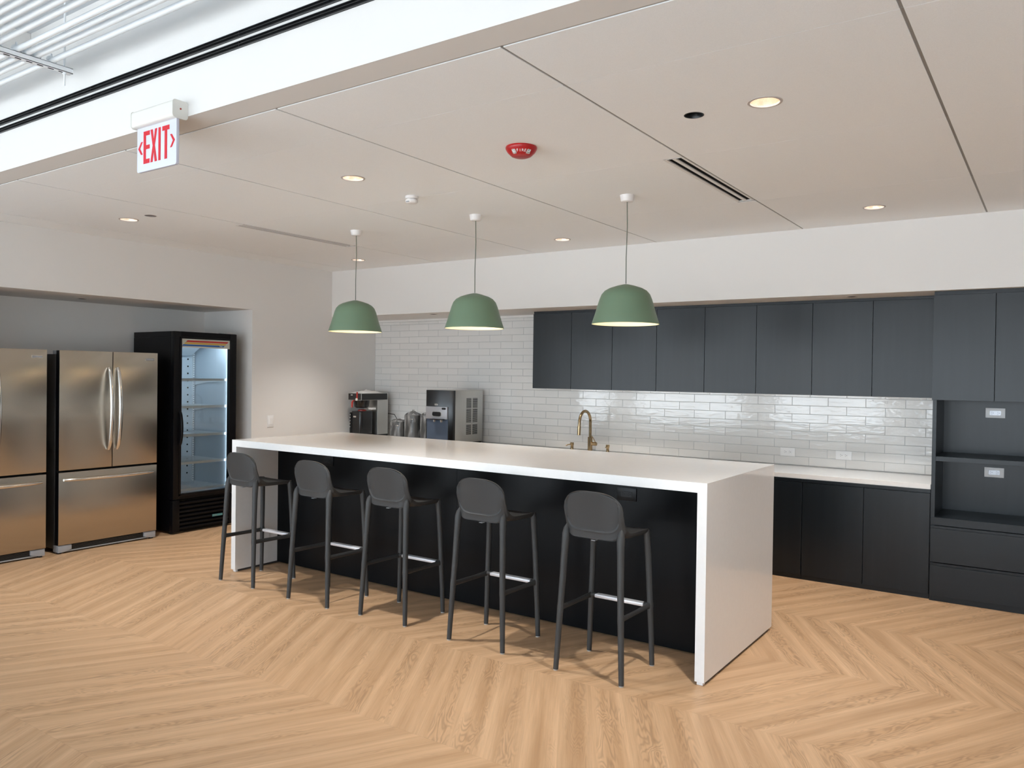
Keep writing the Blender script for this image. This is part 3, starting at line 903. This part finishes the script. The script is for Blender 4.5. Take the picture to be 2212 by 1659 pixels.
for y in PIPES:
    b = MB(); yl = y - 1.70
    b.tube([(0, yl + .0165 * math.cos(a), .0395 + .0165 * math.sin(a)) for a in [math.radians(-80 + 20 * k) for k in range(14)]], .0022, 8, flat=(4, 1))
    if y in (1.958, 1.796): b.box(-.003, .003, yl - .004, yl + .004, .055, .075)
    b.build('conduit_clamp', 'pipe', hg, 60)

# ------------------------------------------------------------------ refrigerators (built facing -Y, turned to face +X)
def bow(mb, axis, a, c, other, out, r, n=18, foot=.035):
    """bowed handle: from a to c along axis; bows away from the door (local -Y)"""
    P, R = [], []
    for i in range(n + 1):
        s_ = i / n; k = math.sin(PI * s_)
        d = a + (c - a) * s_; off = -(.006 + out * k ** .55)
        P.append((other, off, d) if axis == 'z' else (d, off, other)); R.append(r * (.72 + .28 * k ** .4) * 1.22)
    mb.tube(P, R, 14, flat=(1, 1.25) if axis == 'z' else (1, 1))
def make_fridge():
    t = thing('refrigerator', '', 'refrigerator')
    W = .443
    MB().box(-W + .004, W - .004, .085, .74, .035, 1.705, bevel=.004).build('cabinet_body', 'fside', t, 40)
    MB().box(-W + .012, W - .012, .058, .09, .075, 1.70).build('door_gasket', 'mblack', t)
    def door(x0_, x1_, z0_, z1_):
        b = MB().box(x0_, x1_, 0, .006, z0_, z1_, bevel=.0025)
        b.box(x0_ + .002, x1_ - .002, .006, .060, z0_ + .002, z1_ - .002, mi=1)
        return b.build('door', ['steel', 'mblack'], t, 40)
    dl = door(-W, .0135, .712, 1.738); dr = door(.0195, W, .712, 1.738)
    fz = MB().box(-W, W, 0, .006, .075, .694, bevel=.0025); fz.box(-W + .002, W - .002, .006, .060, .077, .692, mi=1)
    fz = fz.build('freezer_drawer', ['steel', 'mblack'], t, 40)
    for x, d in ((-.022, dl), (.056, dr)):
        b = MB(); bow(b, 'z', .868, 1.596, x, .060, .0125); b.build('handle', 'chrome', d, 60)
    b = MB(); bow(b, 'x', -.400, .405, .630, .050, .0125); b.build('handle', 'chrome', fz, 60)
    b = MB().box(.322, .408, -.003, .001, 1.664, 1.690, bevel=.001); b.box(.328, .402, -.0036, -.002, 1.671, 1.684, mi=1)
    b.build('name_badge', ['badge', 'fgrey'], dr)
    # hinge covers on top
    for x in (-W + .005, W - .065): MB().box(x, x + .06, .02, .13, 1.705, 1.735, bevel=.004).build('hinge_cover', 'fgrey', t, 40)
    # toe grille and feet
    b = MB().box(-W + .09, W - .09, .028, .06, .020, .068, mi=0)
    for k in range(5): b.box(-W + .095, W - .095, .022, .03, .024 + k * .009, .028 + k * .009, mi=1)
    b.build('toe_grille', ['blackvoid', 'fside'], t)
    MB().box(-W + .05, W - .05, .018, .06, .012, .022, bevel=.003).build('grille_lip', 'fgrey', t)
    for s_ in (-1, 1):
        P = [(s_ * (W - .004), .070), (s_ * (W - .004), .012), (s_ * (W - .05), .012), (s_ * (W - .115), .03), (s_ * (W - .115), .070)]
        ft = MB().prism([(x, z) for x, z in P], 'y', .006, .10, bevel=.003).build('foot_cover', 'fgrey', t, 40)
        MB().lathe([(0, 0), (.02, 0), (.02, .013), (0, .013)], 20, s_ * (W - .028), .045).build('roller_foot', 'mblack', ft)
    return t
f0 = make_fridge()
f0.location = (-6.959, 3.779, 0); f0.rotation_euler = (0, 0, PI / 2)
f1 = copy_tree(f0); f1.location = (-6.959, 2.792, 0)
for f, lb in ((f0, 'stainless french door refrigerator standing next to the black glass cooler'), (f1, 'stainless french door refrigerator cut off by the left picture edge')):
    f['label'] = lb; f['category'] = 'refrigerator'; f['group'] = 'stainless refrigerators in the recess'

# ------------------------------------------------------------------ glass door cooler
mc = thing('glass_door_cooler', 'black glass door drinks cooler with red yellow and blue stripes', 'display cooler', (-6.960, 4.739, 0), PI / 2)
W = .349
b = MB()      # shell as five walls around the cavity
b.box(-W, W, .055, .70, 0.02, .36); b.box(-W, W, .055, .70, 1.90, 1.956, bevel=.004)
b.box(-W, -W + .04, .055, .70, .36, 1.90); b.box(W - .04, W, .055, .70, .36, 1.90); b.box(-W + .04, W - .04, .66, .70, .36, 1.90)
b.build('outer_cabinet', 'mblack', mc)
b = MB()
b.box(-W + .04, -W + .046, .058, .66, .36, 1.90); b.box(W - .046, W - .04, .058, .66, .36, 1.90)
b.box(-W + .046, W - .046, .654, .66, .36, 1.90); b.box(-W + .046, W - .046, .058, .654, .36, .366); b.box(-W + .046, W - .046, .058, .654, 1.894, 1.90)
b.build('inner_liner', 'liner', mc)
b = MB()
for k in range(17): b.prism([(-.0 + .224 + .0085 * math.cos(i * PI / 6), 1.70 - k * .0755 + .0085 * math.sin(i * PI / 6)) for i in range(12)], 'y', .652, .6545)
b.build('air_holes', 'blackvoid', mc)
b = MB()
for x in (-.04, .285):
    b.box(x - .010, x + .010, .640, .654, .40, 1.84)
    for k in range(60): b.box(x - .006, x + .006, .638, .641, .42 + k * .0235, .428 + k * .0235, mi=1)
b.build('shelf_track', ['shelfw', 'fgrey'], mc)
b = MB().prism([(.30, 1.894), (.654, 1.894), (.654, 1.74), (.58, 1.74)], 'x', -.28, .22)
b.box(-.24, -.08, .30, .31, 1.80, 1.81)
b.build('fan_housing', 'liner', mc)
b = MB()
for i in range(7):
    for k in range(9):
        yy_ = .33 + .24 * k / 9; zz = 1.894 - (yy_ - .30) / .28 * .154
        b.box(-.24 + i * .03, -.222 + i * .03, yy_, yy_ + .012, zz - .012, zz - .006)
b.build('fan_grille', 'fgrey', mc)
def wire_shelf(z, name='shelf'):
    b = MB()
    for k in range(24):
        x = -.295 + k * .0256; b.box(x, x + .003, .10, .63, z, z + .003)
    for y in (.098, .25, .40, .62): b.box(-.298, .298, y, y + .006, z - .005, z)
    b.box(-.298, .298, .092, .098, z - .014, z + .010)
    for x in (-.298, .29):
        b.prism([(.10, z - .004), (.63, z - .004), (.63, z - .065), (.40, z - .03), (.10, z - .02)], 'x', x, x + .004)
    return b.build(name, 'shelfw', mc)
for z in (1.492, 1.222, .940, .668): wire_shelf(z)
wire_shelf(.405, 'bottom_rack')
MB().box(-.25, -.02, .14, .36, .944, .952, bevel=.002).build('loose_tray', 'shelfw', mc)
# door
dr = MB()
dr.box(-W, -.275, 0, .052, .335, 1.956, bevel=.003); dr.box(.275, W, 0, .052, .335, 1.956, bevel=.003)
dr.box(-.276, .276, 0, .052, .335, .383); dr.box(-.276, .276, 0, .052, 1.892, 1.956)
dr.box(-.290, -.268, -.004, .002, .365, 1.90, bevel=.002); dr.box(.268, .290, -.004, .002, .365, 1.90, bevel=.002); dr.box(-.290, .290, -.004, .002, .360, .386, bevel=.002); dr.box(-.29, .29, -.004, .002, 1.888, 1.906, bevel=.002)
dr = dr.build('door', 'mblack', mc, 40)
MB().box(-.276, .276, .018, .022, .383, 1.80).build('glass_pane', 'glass', dr)
hp = MB().box(-.272, .282, .004, .03, 1.804, 1.890).build('header_panel', 'header', dr)
def stripe(z0_, z1_, m):
    sh = lambda z: (z - 1.828) * 1.1
    MB().prism([(-.255 + sh(z0_), z0_), (.205 + sh(z0_), z0_), (.205 + sh(z1_), z1_), (-.255 + sh(z1_), z1_)], 'y', .0025, .004).build('stripe', m, hp)
stripe(1.857, 1.873, 'sred'); stripe(1.838, 1.853, 'syel'); stripe(1.818, 1.833, 'sblu')
text_mesh('True', .017, 'script_lettering', 'white', hp, Matrix.Translation((.165, .0020, 1.826)) @ Matrix.Rotation(PI / 2, 4, 'X'), .0003)
b = MB()
b.tube([(-.283, -.004 - .036 * math.sin(PI * k / 12) ** .6, .855 + .33 * k / 12) for k in range(13)], .009, 12, flat=(1, 1.4)); b.build('handle', 'mblack', dr, 60)
b = MB().box(W - .18, W - .01, .005, .05, 1.956, 1.964, bevel=.001); b.box(W - .12, W - .04, .0, .03, 1.958, 1.966)
b.build('top_hinge', 'fgrey', mc)
b = MB()
b.box(-W, -.276, .002, .056, .02, .325, bevel=.003); b.box(.276, W, .002, .056, .02, .325, bevel=.003); b.box(-.277, .277, .03, .056, .02, .325, mi=1)
for k in range(7):
    z = .040 + k * .040
    b.prism([(.004, z), (.030, z + .024), (.030, z + .032), (.004, z + .014)], 'x', -.277, .277)
b.build('louvre_grille', ['mblack', 'blackvoid'], mc, 30)
b = MB().box(.085, .20, -.001, .006, .118, .140, bevel=.001)
lv = b.build('maker_badge', 'teal', mc)
text_mesh('true', .018, 'badge_lettering', 'badge', lv, Matrix.Translation((.118, -.0016, .129)) @ Matrix.Rotation(PI / 2, 4, 'X'), .0003)
for x in (-.3, .3):
    for y in (.1, .62): MB().lathe([(0, 0), (.022, 0), (.022, .022), (0, .022)], 16, x, y).build('foot', 'mblack', mc)
L = bpy.data.lights.new('cooler_light', 'AREA'); L.shape = 'RECTANGLE'; L.size = .5; L.size_y = .02; L.energy = 2.4; L.color = (.74, .88, 1.0)
lo = bpy.data.objects.new('cooler_light', L); COL.objects.link(lo); lo.parent = mc; lo.location = (0, .10, 1.885); lo.rotation_euler = (.35, 0, 0)
L = bpy.data.lights.new('cooler_side_light', 'AREA'); L.shape = 'RECTANGLE'; L.size = .02; L.size_y = 1.4; L.energy = .8; L.color = (.74, .88, 1.0)
lo = bpy.data.objects.new('cooler_side_light', L); COL.objects.link(lo); lo.parent = mc; lo.location = (.292, .075, 1.12); lo.rotation_euler = (PI / 2, 0, 2.4 + PI)

# ------------------------------------------------------------------ back counter and base cabinets
CZ = .8286
ct = MB().box(XL + .001, -.7455, 6.425, YB - .001, CZ - .036, CZ, bevel=.0012).build('back_countertop', 'quartz'); tag(ct, 'white quartz countertop along the tiled wall behind the island', 'countertop')
def base_unit(xa, xb, nd, label):
    t = thing('base_cabinet', label, 'cabinet', ((xa + xb) / 2, 6.42, 0), 0, 'black base cabinets under the counter')
    hw = (xb - xa) / 2
    MB().box(-hw, hw, .020, .60, .036, CZ - .0362).build('carcass', 'cab', t)
    MB().box(-hw, hw, -.002, .018, CZ - .060, CZ - .0365, bevel=.0008).build('top_rail', 'cabh', t)
    MB().box(-hw, hw, .006, .025, 0, .036).build('plinth', 'cab', t)
    dw = 2 * hw / nd
    for i in range(nd):
        MB().box(-hw + i * dw + .002, -hw + (i + 1) * dw - .002, -.002, .018, .036, CZ - .065, bevel=.0012).build('door', 'cab', t)
base_unit(-1.642, -.746, 2, 'black two door base cabinet under the counter beside the tall cabinet')
base_unit(XL + .001, -1.644, 12, 'long black base cabinet run under the counter, mostly behind the island')

# ------------------------------------------------------------------ upper cabinets
UX = [-4.3625, -3.917, -3.471, -3.019, -2.563, -2.108, -1.652, -1.198, -.742]
ULB = ['dark two door upper cabinet at the open tiled end of the row', 'dark two door upper cabinet behind the near green pendant, second of the row',
       'dark two door upper cabinet, third of the row from the tiled end', 'dark two door upper cabinet right beside the tall cabinet']
for k in range(4):
    a, m_, c = UX[2 * k:2 * k + 3]
    t = thing('upper_cabinet', ULB[k], 'cabinet', (m_, 6.682, 1.447), 0, 'dark upper cabinets over the tiles')
    MB().box(a - m_, c - m_, .020, YB - .004 - 6.682, .003, .765).build('carcass', 'cab', t)
    MB().box(a - m_, c - m_, .012, .03, .752, .773).build('top_filler', 'cabh', t)
    MB().box(a - m_, c - m_, .018, .36, -.001, .003).build('bottom_panel', 'trimw', t)
    for p, q in ((a, m_), (m_, c)):
        MB().box(p - m_ + .0018, q - m_ - .0018, 0, .019, .002, .749, bevel=.0012).build('door', 'cab', t)

# ------------------------------------------------------------------ tall cabinet
TX0, TX1, TY = -.740, .400, 6.399
tc_ = thing('tall_cabinet', 'tall charcoal cabinet with open shelves and drawers at the right', 'cabinet', (TX0, TY, 0))
wd = TX1 - TX0
b = MB()
b.box(0, .025, 0, .645, .0, 2.205); b.box(wd - .025, wd, 0, .645, 0, 2.205)
b.box(.025, wd - .025, .46, .645, .54, 1.445); b.box(.025, wd - .025, .022, .645, .04, .54); b.box(.025, wd - .025, .022, .645, 1.445, 2.205)
b.build('carcass', 'cab', tc_)
MB().box(-.002, wd, .004, .03, 2.190, 2.2195).build('top_filler', 'cabh', tc_)
MB().box(0, wd, .004, .03, 0, .040).build('plinth', 'cab', tc_)
MB().box(.025, wd - .025, .004, .46, 1.003, 1.037, bevel=.001).build('shelf', 'cabh', tc_)
MB().box(.002, wd, -.004, .46, .545, .600, bevel=.001).build('shelf', 'cabh', tc_)
for i in range(3):
    MB().box(i * .38 + (.001 if i else -.004), (i + 1) * .38 - .003, -.019, .001, 1.441, 2.190, bevel=.0012).build('door', 'cab', tc_)
for za, zc in ((.281, .541), (.041, .274)):
    MB().box(.003, wd, -.016, .003, za, zc - .018, bevel=.0012).build('drawer', 'cabh', tc_)
    if za > .2: MB().prism([(-.016, za - .002), (.0, za - .002), (.0, za - .006)], 'x', .003, wd).build('finger_pull', 'cabh', tc_)
MB().box(.003, wd, -.012, .0, .523, .541, bevel=.001).build('drawer_rail', 'cabh', tc_)
MB().box(.003, wd, -.010, .0, .256, .274, bevel=.001).build('drawer_rail', 'cabh', tc_)
outlet('power_outlet', 'white double outlet in the upper open niche of the tall cabinet', (-.3795, TY + .46, 1.346), 'white', 'silver', 'slot_dark', group='white outlets in the tall cabinet')
outlet('power_outlet', 'white double outlet in the lower open niche of the tall cabinet', (-.3795, TY + .46, .905), 'white', 'silver', 'slot_dark', group='white outlets in the tall cabinet')

# ------------------------------------------------------------------ faucet and soap dispensers
fa = thing('kitchen_faucet', 'brass gooseneck kitchen faucet on the back counter', 'faucet', (-3.79, 6.86, CZ))
MB().lathe([(0, 0), (.030, 0), (.030, .004), (.0235, .006), (.0235, .150), (.015, .152), (0, .152)], 32).build('faucet_body', 'brass', fa, 50)
b = MB()
P = [(0, 0, .14), (0, 0, .30)] + [(0, -.108 + .108 * math.cos(a), .30 + .108 * math.sin(a)) for a in [PI * k / 16 for k in range(1, 16)]] + [(0, -.217, .29), (0, -.220, .262)]
b.tube(P, .0142, 16); b.build('spout', 'brass', fa, 60)
b = MB(); b.tube([(0, -.2195, .268), (0, -.225, .18)], [.0165, .0165], 18); b.build('spray_head', 'brass', fa, 50)
b = MB(); b.tube([(.018, 0, .085), (.070, 0, .085)], .0185, 20)
hb = b.build('handle_hub', 'brass', fa, 50)
b = MB(); b.tube([(.060, 0, .098), (.050, -.02, .135), (.038, -.038, .165)], .004, 8); b.build('lever', 'brass', hb, 60)
def dispenser(x, label, nozzle):
    t = thing('soap_dispenser', label, 'soap dispenser', (x, 6.86, CZ), 0, 'brass deck fittings beside the faucet')
    MB().lathe([(0, 0), (.024, 0), (.024, .004), (.018, .006), (.015, .03), (.0135, .055), (.018, .062), (.018, .085), (0, .085)], 24).build('body', 'brass', t, 50)
    b = MB()
    if nozzle: b.tube([(0, 0, .070), (-.030, -.03, .062), (-.045, -.045, .052)], .0055, 10)
    else: b.tube([(0, 0, .072), (.003, -.03, .070), (.004, -.052, .062)], .0055, 10)
    b.build('nozzle', 'brass', t, 60)
dispenser(-3.995, 'small brass soap dispenser on the coffee maker side of the faucet', True)
dispenser(-3.595, 'small brass soap dispenser on the cabinet side of the faucet', False)

# ------------------------------------------------------------------ drinks dispenser
ic = thing('water_dispenser', 'countertop ice and water dispenser with black front and steel side', 'drink dispenser', (-5.383, 6.44, CZ))
hw, H_ = .1725, .577
b = MB().box(-hw, hw, .065, .548, .02, H_, bevel=.003)
b.box(-hw - .002, hw + .002, .070, .545, H_ - .004, H_ + .004, bevel=.002)
b.build('steel_body', 'steel2', ic, 40)
P = [(-hw, .065), (hw, .065), (hw, .030), (hw - .03, .004), (-hw, .0)]
MB().prism(P, 'z', .015, H_ + .002, bevel=.002).build('front_shell', 'coffee_black', ic, 40)
b = MB().box(-hw + .012, hw - .045, -.003, .006, .0, .285, bevel=.002); b.build('splash_panel', 'slate', ic)
cp = MB().prism([(-hw + .010, .275), (hw - .043, .275), (hw - .043, .405), (-hw + .010, .405)], 'y', -.018, .004, bevel=.003).build('control_panel', 'silver', ic, 40)
MB().prism(rr(-.070, .045, .305, .350, .020), 'y', -.021, -.016).build('display_window', 'coffee_black', cp)
MB().prism(rr(-.078, .053, .299, .356, .024), 'y', -.0195, -.017).build('display_bezel', 'badge', cp)
MB().prism(rr(.058, .112, .377, .397, .009), 'y', -.0205, -.017).build('model_badge', 'coffee_black', cp)
MB().box(-.075, .095, -.060, -.004, .268, .278, bevel=.004).build('spout_shroud', 'coffee_black', ic)
for x in (-.025, .07): MB().lathe([(0, .245), (.012, .245), (.014, .268), (0, .268)], 18, x, -.038).build('nozzle', 'chrome', ic, 50)
MB().box(-.055, -.015, -.0022, .002, .418, .436, bevel=.001).build('maker_badge', 'badge', ic)
b = MB()
for cy_ in (.255, .365):
    for z0_, n_ in ((.390, 11), (.235, 15), (.105, 11)):
        for k in range(n_): b.box(hw - .001, hw + .0012, cy_, cy_ + .085, z0_ + k * .0098, z0_ + k * .0098 + .0056)
b.build('vent_slots', 'blackvoid', ic)
MB().box(-hw + .01, hw - .01, .07, .53, 0, .02).build('base_feet', 'mblack', ic)

# ------------------------------------------------------------------ coffee brewer
cb_ = thing('coffee_brewer', 'steel and black coffee brewer in the corner of the counter', 'coffee maker', (-6.6945, 6.50, CZ))
hw = .107
b = MB().box(-hw, hw, 0, .44, .434, .515, bevel=.003)
b.build('brew_head', 'steel2', cb_, 40)
MB().box(-hw + .006, hw - .006, -.003, .004, .438, .511, bevel=.001).build('control_panel', 'coffee_black', cb_)
MB().box(hw - .002, hw + .002, .004, .425, .438, .511, bevel=.001).build('side_panel', 'coffee_black', cb_)
b = MB().box(-hw, hw, .262, .44, .03, .434, bevel=.002); b.build('column', 'steel2', cb_)
MB().box(-hw, hw, .0, .44, 0, .03, bevel=.002).build('base', 'coffee_black', cb_)
MB().lathe([(0, .345), (.070, .345), (.085, .36), (.094, .434), (0, .434)], 32, 0, .11).build('brew_basket', 'coffee_black', cb_, 50)
b = MB(); b.tube([(-.022, .02, .425), (-.024, -.004, .428), (-.028, -.012, .41), (-.030, -.014, .350)], [.007, .008, .011, .010], 12); b.build('basket_handle', 'redp', cb_, 60)
MB().box(-.062, -.030, -.0045, -.002, .487, .501, bevel=.0006).build('maker_badge', 'badge', cb_)
b = MB().box(.028, .052, -.006, .0, .450, .530, bevel=.003); b.build('hot_water_tap', 'redp', cb_)
MB().box(.030, .050, -.020, .0, .430, .458, bevel=.004).build('tap_spout', 'shadein', cb_)
MB().box(.060, .104, .16, .24, .325, .345, bevel=.001).build('hanging_tag', 'white', cb_)
sv = thing('coffee_server', 'black thermal coffee server under the brewer with level marks', 'coffee server', (-6.690, 6.615, CZ + .03))
MB().prism([(x, y) for x, y in rr(-.083, .083, -.105, .105, .035, 6)], 'z', 0, .278, bevel=.012).build('server_body', 'coffee_black', sv, 50)
b = MB().lathe([(0, .275), (.05, .275), (.05, .29), (.035, .296), (0, .297)], 28); b.build('lid', 'redp', sv, 50)
b = MB().box(-.083, -.065, -.118, -.10, .0, .262, bevel=.004); sg = b.build('level_gauge', 'coffee_black', sv)
b = MB()
for k in range(5): b.box(-.077, -.071, -.1195, -.117, .09 + k * .035, .10 + k * .035)
b.build('level_marks', 'white', sg)
MB().box(-.035, .010, -.107, -.104, .205, .222, bevel=.001).build('maker_badge', 'badge', sv)
# crumpled white bag on top
rb = random.Random(3)
def crump(u, v):
    a, c = 2 * u - 1, 2 * v - 1
    e = max(0, 1 - max(abs(a), abs(c)) ** 2)
    hh = .004 + e * (.014 + rb.random() * .016) + (.014 * math.exp(-((a + .15) ** 2 + c * c) / .04))
    x, y = .105 * a, .150 * c
    return (x, y, hh), (x, y, 0)
o = MB().grid(crump, 14, 16).build('plastic_wrap', 'paper', None, 70, loc=(-6.70, 6.70, CZ + .5152)); tag(o, 'crumpled clear white plastic lying on top of the coffee brewer', 'plastic bag')
# cable behind the brewer
b = MB(); b.tube([(-6.60, 6.955, 1.10), (-6.50, 6.96, 1.09), (-6.455, 6.955, 1.04), (-6.47, 6.95, .97), (-6.49, 6.945, .88), (-6.46, 6.94, CZ + .006), (-6.40, 6.93, CZ + .005)], .0045, 10)
o = b.build('power_cable', 'rubber', None, 60); tag(o, 'black power cable hanging behind the coffee brewer', 'cable')

# ------------------------------------------------------------------ bagged servers
def bagged(x, y, w_, d_, h_, label, seed, knot):
    t = thing('bagged_server', label, 'coffee server', (x, y, CZ), 0, 'servers wrapped in clear plastic')
    MB().prism(rr(-w_ / 2, w_ / 2, -d_ / 2, d_ / 2, .03, 5), 'z', 0, h_, bevel=.010).build('server_body', 'server', t, 50)
    if h_ > .2: MB().box(w_ / 2 - .06, w_ / 2 - .012, -d_ / 2 - .003, -d_ / 2 + .001, h_ - .05, h_ - .038).build('badge', 'badge', t)
    rg = random.Random(seed)
    b = MB(); n = 30; rings = []
    prof = [(1.02, 0), (1.07, .02), (1.06, h_ * .35), (1.05, h_ * .7), (1.06, h_ * .96), (1.0, h_ + .006), (.80, h_ + .016), (.45, h_ + .022 + knot * .2), (.10, h_ + .026 + knot * .6), (.13, h_ + .030 + knot)]
    ph = [rg.random() * 6 for _ in range(4)]
    for s_, z in prof:
        ring = []
        for k in range(n):
            a = 2 * PI * k / n
            sq = (abs(math.cos(a)) ** 5 + abs(math.sin(a)) ** 5) ** (-1 / 5)
            wr = 1 + .020 * math.sin(5 * a + ph[0] + z * 9) + .016 * math.sin(11 * a + ph[1] - z * 14) + rg.uniform(-.012, .012)
            ring.append(b.bm.verts.new((w_ / 2 * s_ * sq * wr * math.cos(a), d_ / 2 * s_ * sq * wr * math.sin(a), z + (rg.uniform(-.006, .006) if z > .02 else 0))))
        rings.append(ring)
    for A, B in zip(rings, rings[1:]):
        for k in range(n): b.bm.faces.new((A[k], A[(k + 1) % n], B[(k + 1) % n], B[k]))
    b.build('plastic_bag', 'bag', t, 70)
bagged(-6.185, 6.70, .155, .15, .205, 'low server wrapped in clear plastic beside the coffee brewer', 1, 0)
bagged(-5.985, 6.72, .150, .16, .285, 'taller server wrapped in clear plastic, the middle one of three', 2, .03)
bagged(-5.785, 6.76, .150, .16, .290, 'taller server wrapped in clear plastic, touching the drinks dispenser', 5, .02)
